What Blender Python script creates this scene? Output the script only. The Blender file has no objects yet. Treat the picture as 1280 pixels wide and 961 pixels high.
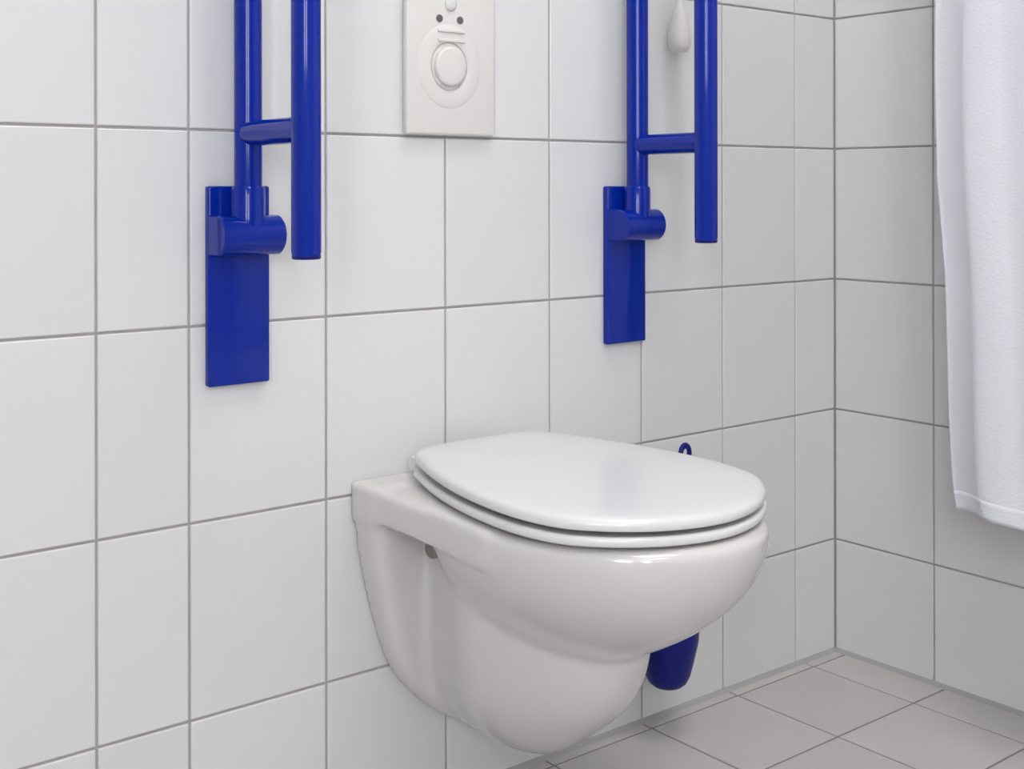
import bpy, bmesh, math, random
import numpy as np
from mathutils import Vector, Matrix
random.seed(7)
SC = bpy.context.scene
COL = SC.collection
U = 0.84            # calibration units -> metres, applied to everything at the end

# ------------------------------------------------------------------ camera
yaw, roll = 0.67477, -0.00167
fwd = Vector((math.sin(yaw), math.cos(yaw), 0))
rr = Vector((math.cos(yaw), -math.sin(yaw), 0)); uu = Vector((0, 0, 1))
r2 = rr*math.cos(roll) + uu*math.sin(roll); u2 = uu*math.cos(roll) - rr*math.sin(roll)
cd = bpy.data.cameras.new('camera'); cam = bpy.data.objects.new('camera', cd); COL.objects.link(cam)
M = Matrix((r2, u2, -fwd)).transposed().to_4x4()
M.translation = Vector((-1.98814, -1.49157, 0.88812))
cam.matrix_world = M
cd.sensor_fit = 'HORIZONTAL'; cd.sensor_width = 36; cd.lens = 1562.53/1280*36
cd.shift_x = 0.0; cd.shift_y = -(480.5-236.6)/1280
cd.clip_start = 0.02
SC.camera = cam
# ------------------------------------------------------------------ light and exposure
w = bpy.data.worlds.new('world'); SC.world = w; w.use_nodes = True
w.node_tree.nodes['Background'].inputs[0].default_value = (.8, .88, 1, 1)
w.node_tree.nodes['Background'].inputs[1].default_value = 0.3
ADDED_LAMP_E, ADDED_WIN_E = 13.0, 15.0  # glow strength of the added lamps and windows
SC.view_settings.view_transform = 'Standard'; SC.view_settings.look = 'None'
SC.view_settings.gamma = 1; SC.view_settings.use_curve_mapping = False
SC.view_settings.exposure = -0.27

# ------------------------------------------------------------------ materials
def mat(name, col, rough=.4, metal=0, coat=0, noise=0, nscale=6, bump=0, bscale=60, spec=.5, var=0, trans=0):
    m = bpy.data.materials.new(name); m.use_nodes = True
    nt = m.node_tree; N = nt.nodes; L = nt.links; b = N['Principled BSDF']
    b.inputs['Base Color'].default_value = (*col, 1); b.inputs['Roughness'].default_value = rough
    b.inputs['Metallic'].default_value = metal; b.inputs['Coat Weight'].default_value = coat
    b.inputs['Coat Roughness'].default_value = .07; b.inputs['Specular IOR Level'].default_value = spec
    if trans:
        b.inputs['Transmission Weight'].default_value = 0
        b.inputs['Subsurface Weight'].default_value = trans
        b.inputs['Subsurface Radius'].default_value = (.01, .01, .01)
    tc = N.new('ShaderNodeTexCoord')
    if noise or var:
        n = N.new('ShaderNodeTexNoise'); n.inputs['Scale'].default_value = nscale; n.inputs['Detail'].default_value = 5
        L.new(tc.outputs['Object'], n.inputs['Vector'])
        mx = N.new('ShaderNodeMix'); mx.data_type = 'RGBA'
        mx.inputs[6].default_value = (*[c*(1-noise) for c in col], 1)
        mx.inputs[7].default_value = (*[min(1, c*(1+noise)) for c in col], 1)
        L.new(n.outputs['Fac'], mx.inputs[0])
        out = mx.outputs[2]
        if var:
            oi = N.new('ShaderNodeObjectInfo')
            hv = N.new('ShaderNodeHueSaturation')
            mr = N.new('ShaderNodeMapRange'); mr.inputs[3].default_value = 1-var; mr.inputs[4].default_value = 1+var
            L.new(oi.outputs['Random'], mr.inputs[0]); L.new(mr.outputs[0], hv.inputs['Value'])
            L.new(out, hv.inputs['Color']); out = hv.outputs[0]
        L.new(out, b.inputs['Base Color'])
    if bump:
        n2 = N.new('ShaderNodeTexNoise'); n2.inputs['Scale'].default_value = bscale
        L.new(tc.outputs['Object'], n2.inputs['Vector'])
        bp = N.new('ShaderNodeBump'); bp.inputs['Strength'].default_value = bump; bp.inputs['Distance'].default_value = .002
        L.new(n2.outputs['Fac'], bp.inputs['Height']); L.new(bp.outputs[0], b.inputs['Normal'])
    return m
def emat(name, col, e):
    m = bpy.data.materials.new(name); m.use_nodes = True
    b = m.node_tree.nodes['Principled BSDF']; b.inputs['Base Color'].default_value = (*col, 1)
    b.inputs['Emission Color'].default_value = (*col, 1); b.inputs['Emission Strength'].default_value = e
    return m
M_TILE = mat('wall_tile_glaze', (.685, .675, .67), .34, noise=.015, nscale=5, bump=.12, bscale=14, var=.02)
M_GROUT = mat('grey_grout', (.40, .37, .365), .9, noise=.15, nscale=30)
M_FTILE = mat('floor_tile', (.50, .475, .47), .5, noise=.07, nscale=9, bump=.15, bscale=70, var=.03)
M_FGROUT = mat('dark_floor_grout', (.24, .215, .21), .95, noise=.15, nscale=30)
M_CAULK = mat('grey_silicone', (.36, .35, .35), .5)
M_CER = mat('white_ceramic', (.64, .61, .60), .12, coat=.4)
M_SEAT = mat('white_plastic', (.70, .69, .685), .22)
M_CREAM = mat('cream_plastic', (.70, .665, .635), .35)
M_BLUE = mat('blue_coated_metal', (.0008, .019, .29), .09, spec=.32)
M_NAVY = mat('navy_plastic', (.001, .006, .16), .4, spec=.3)
M_BLACK = mat('dark_sensor', (.12, .11, .11), .4)
M_CHROME = mat('chrome', (.7, .7, .7), .2, metal=1)
M_CURT = mat('white_curtain_cloth', (.68, .69, .72), .8, bump=.3, bscale=300, trans=.2)
M_PAINT = mat('white_wall_paint', (.50, .49, .48), .8)
M_WOOD = mat('pale_door_paint', (.62, .62, .62), .5)
M_CAP = mat('grey_plug', (.24, .21, .20), .5)
M_ADDED_LAMP = emat('added_lamp_glow', (1, .985, .97), ADDED_LAMP_E)  # glow of the ceiling lamps added out of view
M_ADDED_WIN = emat('added_window_glow', (.9, .95, 1), ADDED_WIN_E)  # glow of the window panes added behind the camera

# ------------------------------------------------------------------ helpers
def smooth(me, v=True):
    me.polygons.foreach_set('use_smooth', [v]*len(me.polygons))
def link(name, me, m, parent=None, loc=(0, 0, 0)):
    o = bpy.data.objects.new(name, me); COL.objects.link(o); o.location = loc
    if m and not me.materials: me.materials.append(m)
    if parent: o.parent = parent
    return o
def obj(name, bm, m, parent=None, loc=(0, 0, 0), sm=False, auto=None):
    bmesh.ops.recalc_face_normals(bm, faces=bm.faces)
    me = bpy.data.meshes.new(name); bm.to_mesh(me); bm.free()
    if sm: smooth(me)
    if auto is not None:
        smooth(me); me.set_sharp_from_angle(angle=math.radians(auto))
    return link(name, me, m, parent, loc)
def tag(o, label, cat, group=None, kind=None):
    o['label'] = label; o['category'] = cat
    if group: o['group'] = group
    if kind: o['kind'] = kind
    return o
def empty(name, loc=(0, 0, 0)):
    o = bpy.data.objects.new(name, None); COL.objects.link(o); o.location = loc; o.empty_display_size = .05
    return o
def box(bm, x0, x1, y0, y1, z0, z1, bev=0, seg=2):
    r = bmesh.ops.create_cube(bm, size=1); vs = r['verts']
    for v in vs:
        v.co = Vector(((x0+x1)/2+v.co.x*(x1-x0), (y0+y1)/2+v.co.y*(y1-y0), (z0+z1)/2+v.co.z*(z1-z0)))
    if bev:
        es = list({e for v in vs for e in v.link_edges})
        bmesh.ops.bevel(bm, geom=es, offset=bev, segments=seg, affect='EDGES', profile=.5)
def tube(bm, pts, rad, seg=24, cap=True):
    """swept tube through pts, rad a number or list"""
    pts = [Vector(p) for p in pts]; n = len(pts)
    if not isinstance(rad, (list, tuple)): rad = [rad]*n
    rings = []; up = None
    for i, p in enumerate(pts):
        if i == 0: t = pts[1]-p
        elif i == n-1: t = p-pts[i-1]
        else: t = (pts[i+1]-p).normalized()+(p-pts[i-1]).normalized()
        if t.length < 1e-9: t = T0
        t.normalize(); T0 = t
        if up is None:
            up = Vector((0, 0, 1)) if abs(t.z) < .9 else Vector((1, 0, 0))
        a = (up-t*up.dot(t)).normalized(); up = a; b = t.cross(a)
        rings.append([bm.verts.new(p+(a*math.cos(k*2*math.pi/seg)+b*math.sin(k*2*math.pi/seg))*rad[i]) for k in range(seg)])
    for i in range(n-1):
        for k in range(seg):
            bm.faces.new((rings[i][k], rings[i][(k+1) % seg], rings[i+1][(k+1) % seg], rings[i+1][k]))
    if cap:
        bm.faces.new(rings[0]); bm.faces.new(rings[-1][::-1])
def lathe(bm, prof, c=(0, 0, 0), axis='Z', seg=40):
    """prof list of (r, h); closed with caps at ends where r>0"""
    rings = []
    for r, h in prof:
        ring = []
        for k in range(seg):
            a = 2*math.pi*k/seg; x, y = r*math.cos(a), r*math.sin(a)
            if axis == 'Z': v = (x, y, h)
            elif axis == 'Y': v = (x, h, y)
            else: v = (h, x, y)
            ring.append(bm.verts.new(Vector(c)+Vector(v)))
        rings.append(ring)
    for i in range(len(rings)-1):
        for k in range(seg):
            bm.faces.new((rings[i][k], rings[i][(k+1) % seg], rings[i+1][(k+1) % seg], rings[i+1][k]))
    bm.faces.new(rings[0]); bm.faces.new(rings[-1][::-1])
def torus(bm, c, R, r, axis='Y', sx=1, sz=1, seg=40, s2=12):
    rings = []
    for i in range(seg):
        a = 2*math.pi*i/seg; ring = []
        for j in range(s2):
            b = 2*math.pi*j/s2; q = R+r*math.cos(b)
            ring.append(bm.verts.new((c[0]+q*math.cos(a)*sx, c[1]+r*math.sin(b), c[2]+q*math.sin(a)*sz)))
        rings.append(ring)
    for i in range(seg):
        for j in range(s2):
            bm.faces.new((rings[i][j], rings[(i+1) % seg][j], rings[(i+1) % seg][(j+1) % s2], rings[i][(j+1) % s2]))

# ------------------------------------------------------------------ room
XW, YW, ZC = -3.1, -3.0, 2.9       # far ends of the room, ceiling height
TILE_TOP = .2146+.25*7
J = .0036                           # joint width
D = .003                            # grout recess
tile_cache = {}
def tile_mesh(kind, a, b, mname):
    """a wide, b high, front face at 0 looking to -Y ('A'), -X ('B') or +Z ('F'), centred"""
    key = (kind, round(a, 4), round(b, 4))
    if key in tile_cache: return tile_cache[key]
    bm = bmesh.new()
    ha, hb, c, d = a/2, b/2, .0014, D+.004
    loops = [[(-ha, -hb), (ha, -hb), (ha, hb), (-ha, hb)]]*2+[[(-ha+c, -hb+c), (ha-c, -hb+c), (ha-c, hb-c), (-ha+c, hb-c)]]
    deps = [d, c*.7, 0]
    R_ = []
    for lp, dp in zip(loops, deps):
        if kind == 'A': R_.append([bm.verts.new((p, dp, q)) for p, q in lp])
        elif kind == 'B': R_.append([bm.verts.new((dp, p, q)) for p, q in lp])
        else: R_.append([bm.verts.new((p, q, -dp)) for p, q in lp])
    for i in range(2):
        for k in range(4): bm.faces.new((R_[i][k], R_[i][(k+1) % 4], R_[i+1][(k+1) % 4], R_[i+1][k]))
    bm.faces.new(R_[2]); bm.faces.new(R_[0][::-1])
    bmesh.ops.recalc_face_normals(bm, faces=bm.faces)
    me = bpy.data.meshes.new(mname); bm.to_mesh(me); bm.free()
    tile_cache[key] = me
    return me
# wall_left : the wall carrying the toilet (y = 0)
bm = bmesh.new(); box(bm, XW-.1, .1, D, .12, -.1, TILE_TOP); wl = obj('wall_left', bm, M_GROUT)
tag(wl, 'white tiled wall with grey joints behind the toilet', 'wall', kind='structure')
zs = [0]+[.2146+.25*i for i in range(8)]
xs = [0]+[-.118-.2004*i for i in range(6)]
xs += [xs[-1]-.1985, xs[-1]-.1985-.119]
while xs[-1]-.2004 > XW: xs.append(xs[-1]-.2004)
xs.append(XW)
for i in range(len(xs)-1):
    for k in range(8):
        x1, x0, z0, z1 = xs[i], xs[i+1], zs[k], zs[k+1]
        me = tile_mesh('A', x1-x0-J, z1-z0-J, 'tile')
        link('tile', me, M_TILE, wl, ((x0+x1)/2, 0, (z0+z1)/2))
# wall_right : the far wall round the corner (x = 0)
bm = bmesh.new(); box(bm, D, .12, YW-.1, D, -.1, TILE_TOP); wr = obj('wall_right', bm, M_GROUT)
tag(wr, 'white tiled side wall behind the shower curtain', 'wall', kind='structure')
ys = [0, -.2138]
while ys[-1]-.2004 > YW: ys.append(ys[-1]-.2004)
ys.append(YW)
for i in range(len(ys)-1):
    for k in range(8):
        y1, y0, z0, z1 = ys[i], ys[i+1], zs[k], zs[k+1]
        me = tile_mesh('B', y1-y0-J, z1-z0-J, 'tile')
        link('tile', me, M_TILE, wr, (0, (y0+y1)/2, (z0+z1)/2))
# plastered parts above the tiles, other walls, ceiling
bm = bmesh.new(); box(bm, XW-.1, .1, 0, .12, TILE_TOP+.001, ZC+.1); tag(obj('wall_left', bm, M_PAINT), 'white painted wall above the tiles over the toilet', 'wall', kind='structure')
bm = bmesh.new(); box(bm, .001, .12, YW-.1, -.001, TILE_TOP+.001, ZC+.1); tag(obj('wall_right', bm, M_PAINT), 'white painted wall above the tiles by the shower', 'wall', kind='structure')
def wall_hole(along, at, lo, hi, w0, w1, z0, z1):
    bm = bmesh.new()
    for a0, a1, b0, b1 in ((lo, w0, -.1, ZC+.1), (w1, hi, -.1, ZC+.1), (w0, w1, -.1, z0), (w0, w1, z1, ZC+.1)):
        if along == 'x': box(bm, a0, a1, at-.12, at-.001, b0, b1)
        else: box(bm, at-.12, at-.001, a0, a1, b0, b1)
    return bm
def window(name, along, at, w0, w1, z0, z1, label):  # out-of-view window with a glowing pane, added as a light source
    win = empty(name, ((w0+w1)/2, at, z0) if along == 'x' else (at, (w0+w1)/2, z0)); tag(win, label, 'window', kind='structure')
    h, v = (w1-w0)/2, z1-z0
    def bb(bm, a0, a1, d0, d1, b0, b1):
        if along == 'x': box(bm, a0, a1, d0, d1, b0, b1)
        else: box(bm, d0, d1, a0, a1, b0, b1)
    bm = bmesh.new()
    for a in ((-h, -h+.05, 0, v), (h-.05, h, 0, v), (-h+.05, h-.05, 0, .05), (-h+.05, h-.05, v-.05, v)): bb(bm, a[0], a[1], -.08, -.02, a[2], a[3])
    obj('window_frame', bm, M_SEAT, win)
    bm = bmesh.new(); bb(bm, -h+.05, h-.05, -.06, -.05, .05, v-.05); obj('pane', bm, M_ADDED_WIN, win)
tag(obj('wall_back', wall_hole('x', YW, XW-.1, .1, -2.9, -2.35, .98, 2.3), M_PAINT), 'white painted wall with an added frosted window', 'wall', kind='structure')
window('added_window_1', 'x', YW, -2.9, -2.35, .98, 2.3, 'unseen frosted window added in the back wall for the streaks on the tubes')  # added behind the camera to put highlights on the blue tubes
tag(obj('wall_front', wall_hole('y', XW, YW, 0, -2.75, -2.05, .98, 2.3), M_PAINT), 'white painted wall opposite the shower', 'wall', kind='structure')
window('added_window_2', 'y', XW, -2.75, -2.05, .98, 2.3, 'unseen frosted window added opposite the shower to light the right wall')  # added to brighten the right wall
bm = bmesh.new(); box(bm, XW-.12, .12, YW-.12, .12, ZC, ZC+.1); tag(obj('ceiling', bm, M_PAINT), 'white painted ceiling', 'ceiling', kind='structure')
# floor
bm = bmesh.new(); box(bm, XW-.1, .1, YW-.1, .1, -.1, -D*.6); fl = obj('floor', bm, M_FGROUT)
tag(fl, 'grey square tiled floor with dark joints', 'floor', kind='structure')
fx = [0]+[-.0976-.2119*i for i in range(15)]; fx = [v for v in fx if v > XW]+[XW]
fy = [0]+[-.025-.2119*i for i in range(15)]; fy = [v for v in fy if v > YW]+[YW]
for i in range(len(fx)-1):
    for k in range(len(fy)-1):
        x1, x0, y1, y0 = fx[i], fx[i+1], fy[k], fy[k+1]
        a, b = x1-x0-.0045, y1-y0-.0045
        if a < .01 or b < .01: continue
        link('tile', tile_mesh('F', a, b, 'floor_tile'), M_FTILE, fl, ((x0+x1)/2, (y0+y1)/2, 0))
for nm, a in (('trim_1', 'A'), ('trim_2', 'B')):
    bm = bmesh.new()
    L0 = XW if a == 'A' else YW
    s = .007
    def P(l, o, z): return (l, -o, z) if a == 'A' else (-o, l, z)
    A_ = [bm.verts.new(P(-s*.3, *p)) for p in ((0, 0), (s, 0), (s*.45, s*.45), (0, s))]
    B_ = [bm.verts.new(P(L0, *p)) for p in ((0, 0), (s, 0), (s*.45, s*.45), (0, s))]
    for k in range(4): bm.faces.new((A_[k], A_[(k+1) % 4], B_[(k+1) % 4], B_[k]))
    bm.faces.new(A_); bm.faces.new(B_[::-1])
    tag(obj(nm, bm, M_CAULK), 'grey sealant bead along the foot of the %s wall' % ('toilet' if a == 'A' else 'shower'), 'sealant', kind='structure')
# unseen ceiling lamps, added for soft even light and a brighter corner
for i, (lx, ly) in enumerate(((-1.7, -2.35), (-.8, -.8))):
    t = empty('added_ceiling_lamp', (lx, ly, ZC)); tag(t, 'square added ceiling lamp nearest the %s' % ('toilet wall' if i == 0 else 'shower'), 'lamp', 'added ceiling lamps')
    bm = bmesh.new(); h_ = .42
    for a in ((-h_, -h_+.03, -h_, h_), (h_-.03, h_, -h_, h_), (-h_+.03, h_-.03, -h_, -h_+.03), (-h_+.03, h_-.03, h_-.03, h_)): box(bm, *a, -.05, 0)
    obj('frame', bm, M_SEAT, t)
    bm = bmesh.new(); box(bm, -h_+.03, h_-.03, -h_+.03, h_-.03, -.045, -.001); obj('diffuser', bm, M_ADDED_LAMP, t)

# ------------------------------------------------------------------ toilet
TX = -.9
toilet = empty('toilet', (TX, 0, .12))
tag(toilet, 'white wall-hung ceramic toilet with its lid closed, on the tiled wall', 'toilet')
def lerp(z, tab):      # table look-up, smoothed so that no creases show
    zz = np.linspace(-.1, .7, 801)
    v = np.interp(zz, [t[0] for t in tab], [t[1] for t in tab])
    kk = np.exp(-.5*(np.arange(-36, 37)/11)**2); kk /= kk.sum()
    v = np.convolve(np.pad(v, 36, mode='edge'), kk, mode='valid')
    return np.interp(z, zz, v)
def smin(a, b, k):
    h = np.clip(.5+.5*(b-a)/k, 0, 1); return b*(1-h)+a*h-k*h*(1-h)
def smax(a, b, k): return -smin(-a, -b, k)
def s_prof(Z):
    t = np.clip((.475-Z)/(.475-.303), 0, 1)
    return np.where(Z > .303, (1-t**2.1)**(1/1.35), -(.303-Z)*4)
def body_sdf(X, Y, Z):
    X = np.abs(X)
    yb = np.where(Y > .31, .229, .285)
    e = np.sqrt((X/.190)**2+((Y-.31)/yb)**2)
    s = s_prof(Z)
    bowl = (e-s)*.19
    bowl = smax(bowl, Z-.4825, .012)
    # deck running back to the wall
    hw = .179+.012*np.clip(Y/.3, 0, 1)**1.3
    deck = smax(smax(X-hw, np.abs(Z-.4595)-.0232+0, .007), Y-.33, .03)
    # flange against the wall
    b = lerp(Z, [(.09, -.05), (.112, -.005), (.119, .02), (.136, .050), (.155, .072), (.176, .092), (.195, .109), (.217, .124), (.26, .141), (.302, .153), (.345, .164), (.384, .172), (.441, .179), (.5, .181)])
    flange = smax(smax((X-b)*.85, Y-lerp(Z, [(.1, .034), (.2, .040), (.3, .052), (.44, .062)]), .02), Z-.4825, .01)
    # trap / foot
    hf = lerp(Z, [(.10, -.02), (.122, .03), (.135, .052), (.155, .075), (.18, .093), (.21, .106), (.26, .116), (.33, .122), (.45, .12)])
    yt = lerp(Z, [(.10, .05), (.115, .17), (.122, .20), (.136, .228), (.155, .258), (.17, .278), (.182, .292), (.203, .318), (.23, .345), (.262, .362), (.30, .372), (.45, .36)])
    gy = np.clip((Y-.05)/.16, 0, 1); hf_ = np.maximum(hf*(.74+.36*gy*gy*(3-2*gy)), .004); yt_ = np.maximum(yt, .02)
    q = ((X/hf_)**2.3+(np.abs(Y)/yt_)**2.3)**(1/2.3)
    foot = (q-1)*np.minimum(hf_, .09)
    foot = smax(foot, .117-Z, .02); foot = smax(foot, Z-.46, .01)
    f = smin(bowl, foot, .052)
    f = smin(f, deck, .010)
    f = smin(f, flange, .016)
    # opening under the seat
    cav = smax((e/.62-lerp(Z, [(.30, .1), (.33, .55), (.38, .85), (.45, 1), (.6, 1)]))*.14, -(Z-.335), .02)
    cav = np.where(Y < .16, np.maximum(cav, .16-Y), cav)
    f = smax(f, -cav, .008)
    f = np.maximum(f, -(Y-.0005))
    return f
def surface_nets(f, lo, hi, h):
    nx, ny, nz = [int(math.ceil((b-a)/h))+1 for a, b in zip(lo, hi)]
    gx = lo[0]+h*np.arange(nx); gy = lo[1]+h*np.arange(ny); gz = lo[2]+h*np.arange(nz)
    V = f(*np.meshgrid(gx, gy, gz, indexing='ij'))
    s = V < 0
    acc = np.zeros((nx-1, ny-1, nz-1, 3)); cnt = np.zeros((nx-1, ny-1, nz-1))
    cs = [(i, j, k) for i in (0, 1) for j in (0, 1) for k in (0, 1)]
    def sl(c): return tuple(slice(c[a], c[a]+[nx, ny, nz][a]-1) for a in range(3))
    for c0 in cs:
        for ax in range(3):
            if c0[ax]: continue
            c1 = list(c0); c1[ax] = 1
            a, b = V[sl(c0)], V[sl(c1)]
            m = (a < 0) != (b < 0)
            t = np.where(m, a/np.where(m, a-b, 1), 0)
            for d in range(3):
                val = (c0[d] + (t if d == ax else 0))
                acc[..., d] += np.where(m, val, 0)
            cnt += m
    act = cnt > 0
    idx = -np.ones(act.shape, int); idx[act] = np.arange(act.sum())
    base = np.stack(np.meshgrid(gx[:-1], gy[:-1], gz[:-1], indexing='ij'), -1)
    P = (base[act]+h*acc[act]/cnt[act][:, None])
    F = []
    for ax in range(3):
        a_, b_ = [(1, 2), (2, 0), (0, 1)][ax]
        lo_s = [slice(1, n-1) for n in (nx, ny, nz)]; hi_s = list(lo_s)
        lo_s[ax] = slice(0, (nx, ny, nz)[ax]-1); hi_s[ax] = slice(1, (nx, ny, nz)[ax])
        A, B = s[tuple(lo_s)], s[tuple(hi_s)]
        I = np.argwhere(A != B)
        off = np.array([1 if d != ax else 0 for d in range(3)])
        g = I+off
        ea = np.eye(3, dtype=int)[a_]; eb = np.eye(3, dtype=int)[b_]
        q = [g, g-ea, g-ea-eb, g-eb]
        q = np.stack([idx[p[:, 0], p[:, 1], p[:, 2]] for p in q], 1)
        flip = ~A[tuple(I.T)]
        q[flip] = q[flip][:, ::-1]
        F.append(q)
    return P, np.concatenate(F)
P_, F_ = surface_nets(body_sdf, (-.216, -.008, .095), (.216, .56, .495), .004)
P_[:, 1] *= -1
P_[:, 2] -= .12
me = bpy.data.meshes.new('bowl'); me.from_pydata(P_.tolist(), [], F_.tolist()); me.validate()
bm = bmesh.new(); bm.from_mesh(me)
for _ in range(8): bmesh.ops.smooth_vert(bm, verts=[v for v in bm.verts if v.co.y < -.004], factor=.5, use_axis_x=True, use_axis_y=True, use_axis_z=True)
for v in bm.verts: v.co.y = min(v.co.y, -.0005)
bmesh.ops.recalc_face_normals(bm, faces=bm.faces)
bm.to_mesh(me); bm.free(); smooth(me)
link('bowl', me, M_CER, toilet)
# seat and lid outlines (half, X across, Y out from the wall)
HALF = [(0, .036), (.055, .037), (.090, .042), (.115, .058), (.131, .092), (.152, .150), (.171, .22), (.182, .295), (.183, .365), (.169, .425), (.137, .467), (.094, .499), (.048, .518), (0, .525)]
def outline(half, n=5):
    pts = [Vector((x, -y)) for x, y in half]; full = pts+[Vector((-p.x, p.y)) for p in pts[-2:0:-1]]
    out = []; N = len(full)
    for i in range(N):
        p0, p1, p2, p3 = full[i-1], full[i], full[(i+1) % N], full[(i+2) % N]
        for k in range(n):
            t = k/n
            out.append(.5*((2*p1)+(p2-p0)*t+(2*p0-5*p1+4*p2-p3)*t*t+(3*p1-p0-3*p2+p3)*t**3))
    return out
OUT = outline(HALF)
NRM = []
for i in range(len(OUT)):
    t = OUT[(i+1) % len(OUT)]-OUT[i-1]; NRM.append(Vector((t.y, -t.x)).normalized())
CEN = Vector((0, -.29))
if (OUT[10]-CEN).dot(NRM[10]) < 0: NRM = [-n for n in NRM]
def ringset(bm, spec):
    """spec: (inset, scale, z) loops"""
    rs = []
    for ins, scl, z in spec:
        rs.append([bm.verts.new((*(CEN+(p-n*ins-CEN)*scl), z-.12+(0 if not callable(z) else 0))) for p, n in zip(OUT, NRM)])
    for i in range(len(rs)-1):
        for k in range(len(OUT)):
            bm.faces.new((rs[i][k], rs[i][(k+1) % len(OUT)], rs[i+1][(k+1) % len(OUT)], rs[i+1][k]))
    return rs
def tilt(bm, z0, a):      # closed lid sits a touch higher at the hinges
    for v in bm.verts: v.co.z += max(0, (.53+v.co.y))/.5*a
bm = bmesh.new()
rs = ringset(bm, [(.03, 1, .5065), (.004, 1, .5040), (.0012, 1, .5045), (0, 1, .507), (.0006, 1, .5135), (.003, 1, .5165), (.008, 1, .5185), (.016, 1, .5198), (0, .8, .522), (0, .55, .5245), (0, .25, .526), (0, .05, .5265)])
bm.faces.new(rs[-1]); bm.faces.new(rs[0][::-1])
tilt(bm, 0, .0095)
obj('lid', bm, M_SEAT, toilet, sm=True)
bm = bmesh.new()
rs = ringset(bm, [(.058, 1, .4895), (.03, 1, .4895), (.004, 1, .4868), (.001, 1, .4873), (-.001, 1, .490), (-.001, 1, .494), (0, 1, .4972), (.0025, 1, .4985), (.006, 1, .4982), (.02, 1, .4965), (.05, 1, .4965), (.057, 1, .494)])
for k in range(len(OUT)): bm.faces.new((rs[-1][k], rs[-1][(k+1) % len(OUT)], rs[0][(k+1) % len(OUT)], rs[0][k]))
tilt(bm, 0, .006)
obj('seat', bm, M_SEAT, toilet, sm=True)
for s_ in (-1, 1):
    bm = bmesh.new()
    lathe(bm, [(.009, -.024), (.0105, -.022), (.0105, .022), (.009, .024)], (s_*.075, -.028, .502-.12), 'X', 24)
    lathe(bm, [(.013, .482-.12), (.013, .487-.12), (.007, .489-.12), (.007, .500-.12)], (s_*.075, -.028, 0), 'Z', 24)
    obj('hinge', bm, M_SEAT, toilet, auto=40)
    bm = bmesh.new()
    lathe(bm, [(.013, 0), (.013, s_*.014), (.010, s_*.017)], (s_*.097, -.092, .398-.12), 'X', 20)
    obj('fixing_cap', bm, M_CAP, toilet, auto=40)
for x_, y_ in ((-.10, -.2), (.10, -.2), (-.08, -.43), (.08, -.43)):
    bm = bmesh.new(); lathe(bm, [(.008, .4825-.12), (.008, .4885-.12)], (x_, y_, 0), 'Z', 12); obj('seat_bumper', bm, M_SEAT, toilet)
    bm = bmesh.new(); lathe(bm, [(.008, .4985-.12), (.008, .508-.12)], (x_, y_, 0), 'Z', 12); obj('lid_bumper', bm, M_SEAT, toilet)

# ------------------------------------------------------------------ grab rails
def make_rail():
    t = empty('grab_rail', (0, 0, .637))
    z0 = .637
    bm = bmesh.new(); box(bm, -.043, .043, -.013, 0, 0, .256, .003, 3); obj('wall_plate', bm, M_BLUE, t, auto=40)
    bm = bmesh.new()      # D-shaped hinge barrel across the plate
    prof = [(-.012, -.026)]+[(-.036-.025*math.sin(a), -.0255*math.cos(a)) for a in [math.pi*i/24 for i in range(25)]]+[(-.012, .026)]
    xsx = [(-.043, .93), (-.041, 1), (.041, 1), (.043, .93)]
    rg = [[bm.verts.new((x, -.036+(y+.036)*k if y < -.0125 else y, .193+z*k)) for y, z in prof] for x, k in xsx]
    n = len(prof)
    for i in range(3):
        for k in range(n): bm.faces.new((rg[i][k], rg[i][(k+1) % n], rg[i+1][(k+1) % n], rg[i+1][k]))
    bm.faces.new(rg[0]); bm.faces.new(rg[3][::-1])
    obj('hinge_barrel', bm, M_BLUE, t, auto=35)
    bm = bmesh.new(); lathe(bm, [(.0215, .205), (.0215, .252), (.0195, .256)], (0, -.0365, 0), 'Z', 32); obj('sleeve', bm, M_BLUE, t, auto=40)
    YI, YO, r = -.037, -.186, .0178
    R = (YI-YO)/2; top = .98
    pts = [(0, YI, .21), (0, YI, .6), (0, YI, top)]
    pts += [(0, (YI+YO)/2+R*math.cos(a), top+R*math.sin(a)) for a in [math.pi*i/16 for i in range(1, 16)]]
    pts += [(0, YO, top), (0, YO, .6), (0, YO, .178), (0, YO, .172)]
    bm = bmesh.new(); tube(bm, pts, [r]*(len(pts)-1)+[r*.93], 32); obj('tube', bm, M_BLUE, t, auto=40)
    bm = bmesh.new(); lathe(bm, [(r*.9, .169), (r*.97, .1705), (r*.97, .1735)], (0, YO, 0), 'Z', 32); obj('end_cap', bm, M_NAVY, t, auto=40)
    for zc in (.3225, .85):
        bm = bmesh.new(); tube(bm, [(0, YI-.004, zc), (0, YI-.012, zc), (0, YO+.012, zc), (0, YO+.004, zc)], .0162, 28); obj('crossbar', bm, M_BLUE, t, auto=40)
    return t
def copy_tree(o, parent=None):
    c = o.copy(); COL.objects.link(c); c.parent = parent
    for ch in list(o.children): copy_tree(ch, c)
    return c
r1 = make_rail(); r1.location.x = -1.255
tag(r1, 'bright blue folded-up grab rail on the wall left of the flush plate', 'grab rail', 'blue fold-up grab rails')
r2_ = copy_tree(r1); r2_.location.x = -.564
tag(r2_, 'bright blue folded-up grab rail on the wall above the right side of the toilet', 'grab rail', 'blue fold-up grab rails')

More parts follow.
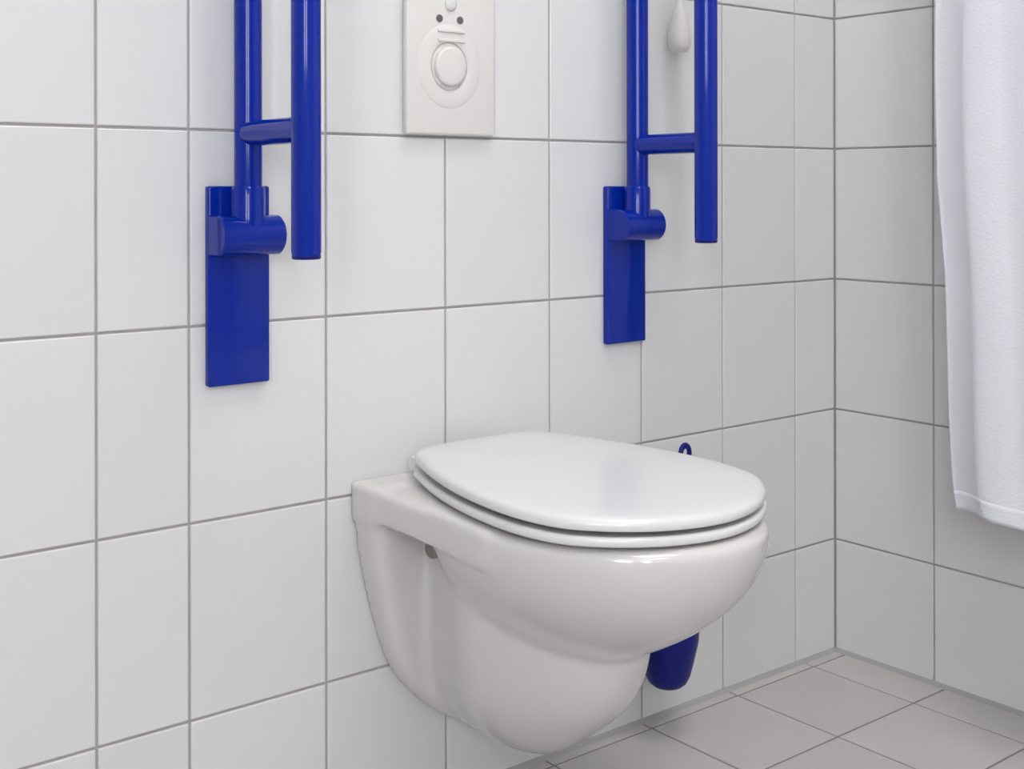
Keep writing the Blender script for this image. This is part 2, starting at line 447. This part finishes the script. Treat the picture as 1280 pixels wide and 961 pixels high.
# ------------------------------------------------------------------ flush plate
fp = empty('flush_plate', (-.916, 0, .967))
tag(fp, 'cream plastic flush plate with a round push button on the wall above the toilet', 'flush plate')
bm = bmesh.new(); box(bm, -.08, .08, -.013, 0, 0, .30, .0045, 4); obj('panel', bm, M_CREAM, fp, auto=50)
cx_, cz_ = -.006, .100
bm = bmesh.new()      # shallow raised collar round the button
prof = [(.058, -.0120), (.055, -.0134), (.048, -.0145), (.040, -.0148), (.034, -.0144), (.0305, -.0128)]
rg = []
for r_, y_ in prof:
    rg.append([bm.verts.new((cx_+r_*math.cos(2*math.pi*k/56), y_, cz_+r_*1.1*math.sin(2*math.pi*k/56))) for k in range(56)])
for i in range(len(rg)-1):
    for k in range(56): bm.faces.new((rg[i][k], rg[i][(k+1) % 56], rg[i+1][(k+1) % 56], rg[i+1][k]))
for k in range(56): bm.faces.new((rg[-1][k], rg[-1][(k+1) % 56], rg[0][(k+1) % 56], rg[0][k]))
obj('button_collar', bm, M_CREAM, fp, sm=True)
bm = bmesh.new(); lathe(bm, [(.0275, -.0125), (.0275, -.0185), (.026, -.0205), (.023, -.0215), (.010, -.0212)], (0, 0, 0), 'Y', 48)
for v in bm.verts: v.co = Vector((cx_+v.co.x, v.co.y, cz_+v.co.z*1.06))
obj('push_button', bm, M_CREAM, fp, auto=50)
for zz in (.1375, .1515):
    bm = bmesh.new(); box(bm, -.027, .020, -.0172, -.012, zz-.0022, zz+.0022, .001, 2); obj('ridge', bm, M_CREAM, fp, auto=50)
for xx in (-.0235, .0135):
    bm = bmesh.new(); lathe(bm, [(.0055, -.012), (.0055, -.0142), (.004, -.0148)], (xx, 0, .169+.001*xx), 'Y', 20); obj('sensor_eye', bm, M_BLACK, fp, auto=50)
bm = bmesh.new(); lathe(bm, [(.010, -.012), (.010, -.0145), (.007, -.017), (.003, -.0175)], (-.0035, 0, .191), 'Y', 28); obj('sensor_dome', bm, M_SEAT, fp, sm=True)

# ------------------------------------------------------------------ toilet brush holder and brush
HX, HY = -.526, -.066
holder = empty('brush_holder', (HX, 0, .083)); tag(holder, 'dark blue toilet brush holder on the wall, seen below the bowl', 'brush holder')
bm = bmesh.new()
outp = [(.012, 0), (.024, .002), (.031, .008), (.036, .018), (.042, .04), (.050, .075), (.053, .12), (.053, .17), (.0515, .171), (.05, .168), (.05, .12), (.042, .075), (.035, .03), (.02, .008), (.006, .006)]
lathe(bm, outp, (0, HY, 0), 'Z', 40); obj('cup', bm, M_NAVY, holder, auto=50)
bm = bmesh.new(); box(bm, -.02, .02, -.024, 0, .09, .16, .003, 2); obj('wall_bracket', bm, M_NAVY, holder, auto=50)
brush = empty('toilet_brush', (HX, HY, .095)); tag(brush, 'dark blue toilet brush with its hanging loop showing just above the lid', 'toilet brush')
dx = .041
bm = bmesh.new()
tube(bm, [(0, 0, .10), (dx*.45, 0, .2), (dx*.9, 0, .330), (dx, 0, .347)], [.008, .0075, .0068, .0085], 20); obj('handle', bm, M_NAVY, brush, auto=50)
bm = bmesh.new(); torus(bm, (dx+.0003, 0, .3595), .0100, .0042, sx=1, sz=1.25); obj('hanging_loop', bm, M_NAVY, brush, sm=True)
bm = bmesh.new(); prof = [(.006, -.002)]
for i in range(12): prof += [(.030, .004+i*.008), (.026, .008+i*.008)]
prof += [(.008, .105)]
lathe(bm, prof, (0, 0, 0), 'Z', 32); obj('bristle_head', bm, M_SEAT, brush)

# ------------------------------------------------------------------ pull handle between the tubes of the far grab rail
px_ = -.459
pull = empty('pull_cord', (px_, -.03, 1.117)); tag(pull, 'small white pull handle hanging on a cord behind the right-hand grab rail', 'pull cord')
bm = bmesh.new(); lathe(bm, [(.004, 0), (.014, .002), (.0185, .010), (.0195, .022), (.017, .045), (.011, .068), (.006, .084), (.004, .088)], (0, 0, 0), 'Z', 28); obj('pull_handle', bm, M_CREAM, pull, auto=60)
bm = bmesh.new(); tube(bm, [(0, 0, .086), (0, 0, .4), (0, 0, .82)], .0018, 8); obj('cord', bm, M_SEAT, pull)
bm = bmesh.new(); box(bm, -.035, .035, 0, .03, .78, .86, .004, 2); obj('switch_box', bm, M_SEAT, pull, auto=50)

# ------------------------------------------------------------------ shower curtain and its rail
YC0, YC1 = -.352, -1.62
cur = empty('shower_curtain', (-.2, -.9, 0)); tag(cur, 'white shower curtain hanging in soft folds in front of the right wall', 'curtain')
nu, nv = 320, 90
def curtain_pt(u, v):
    """u along, v 0 top .. 1 hem"""
    zt, zb = 2.22, .380
    edge = lerp_edge(v)
    y = edge+(YC1-edge)*u
    d = (edge-y)
    a = .003+.005*v
    ph = 2*math.pi*(d/.15+.25*math.sin(d*9))
    x = -.2+a*(math.sin(ph+1.0)-.841)+.004*(math.sin(d*31+v*2)-math.sin(v*2))+.006*(math.sin(v*9+d*5)-math.sin(v*9))
    y += .005*math.sin(2*ph)*.6
    z = zt+(zb-zt)*v+(.006*math.sin(ph*.5+.6)-.004)*(1 if v > .97 else v)
    return (x, y, z)
def lerp_edge(v):
    return float(np.interp(v, [0, .55, .625, .716, .80, .833, .915, .97, 1], [-.342, -.347, -.346, -.350, -.364, -.366, -.370, -.375, -.384]))
vs = []
for j in range(nv+1):
    for i in range(nu+1): vs.append(curtain_pt(i/nu, j/nv))
fs = [(j*(nu+1)+i, j*(nu+1)+i+1, (j+1)*(nu+1)+i+1, (j+1)*(nu+1)+i) for j in range(nv) for i in range(nu)]
me = bpy.data.meshes.new('cloth'); me.from_pydata([(a+.2, b+.9, c) for a, b, c in vs], [], fs); smooth(me)
co = link('cloth', me, M_CURT, cur); sd = co.modifiers.new('thickness', 'SOLIDIFY'); sd.thickness = .0018
# hem: a doubled band along the bottom
hv = [curtain_pt(i/nu, 1-k*.0032) for k in range(6) for i in range(nu+1)]
hf = [(k*(nu+1)+i, k*(nu+1)+i+1, (k+1)*(nu+1)+i+1, (k+1)*(nu+1)+i) for k in range(5) for i in range(nu)]
me = bpy.data.meshes.new('hem'); me.from_pydata([(a+.2-.0022, b+.9, c) for a, b, c in hv], [], hf); smooth(me)
ho = link('hem', me, M_CURT, cur); sd = ho.modifiers.new('thickness', 'SOLIDIFY'); sd.thickness = .003
for i in range(12):
    y_ = YC0-.02-i*.112
    bm = bmesh.new(); torus(bm, (.0, y_+.9, 2.227), .018, .002, seg=20, s2=6); obj('ring', bm, M_SEAT, cur)
rail = empty('curtain_rail', (-.2, -.9, 2.24)); tag(rail, 'chrome rail carrying the shower curtain', 'curtain rail')
bm = bmesh.new(); tube(bm, [(0, .9, 0), (0, 0, 0), (0, YW+.9, 0)], .011, 20); obj('rod', bm, M_CHROME, rail, auto=50)
bm = bmesh.new(); lathe(bm, [(.03, .9), (.03, .892)], (0, 0, 0), 'Y', 24); obj('end_flange', bm, M_CHROME, rail)

# ------------------------------------------------------------------ scale everything to metres
for me in bpy.data.meshes: me.transform(Matrix.Scale(U, 4))
for o in bpy.data.objects:
    o.location = o.location*U
    for md in o.modifiers:
        if md.type == 'SOLIDIFY': md.thickness *= U
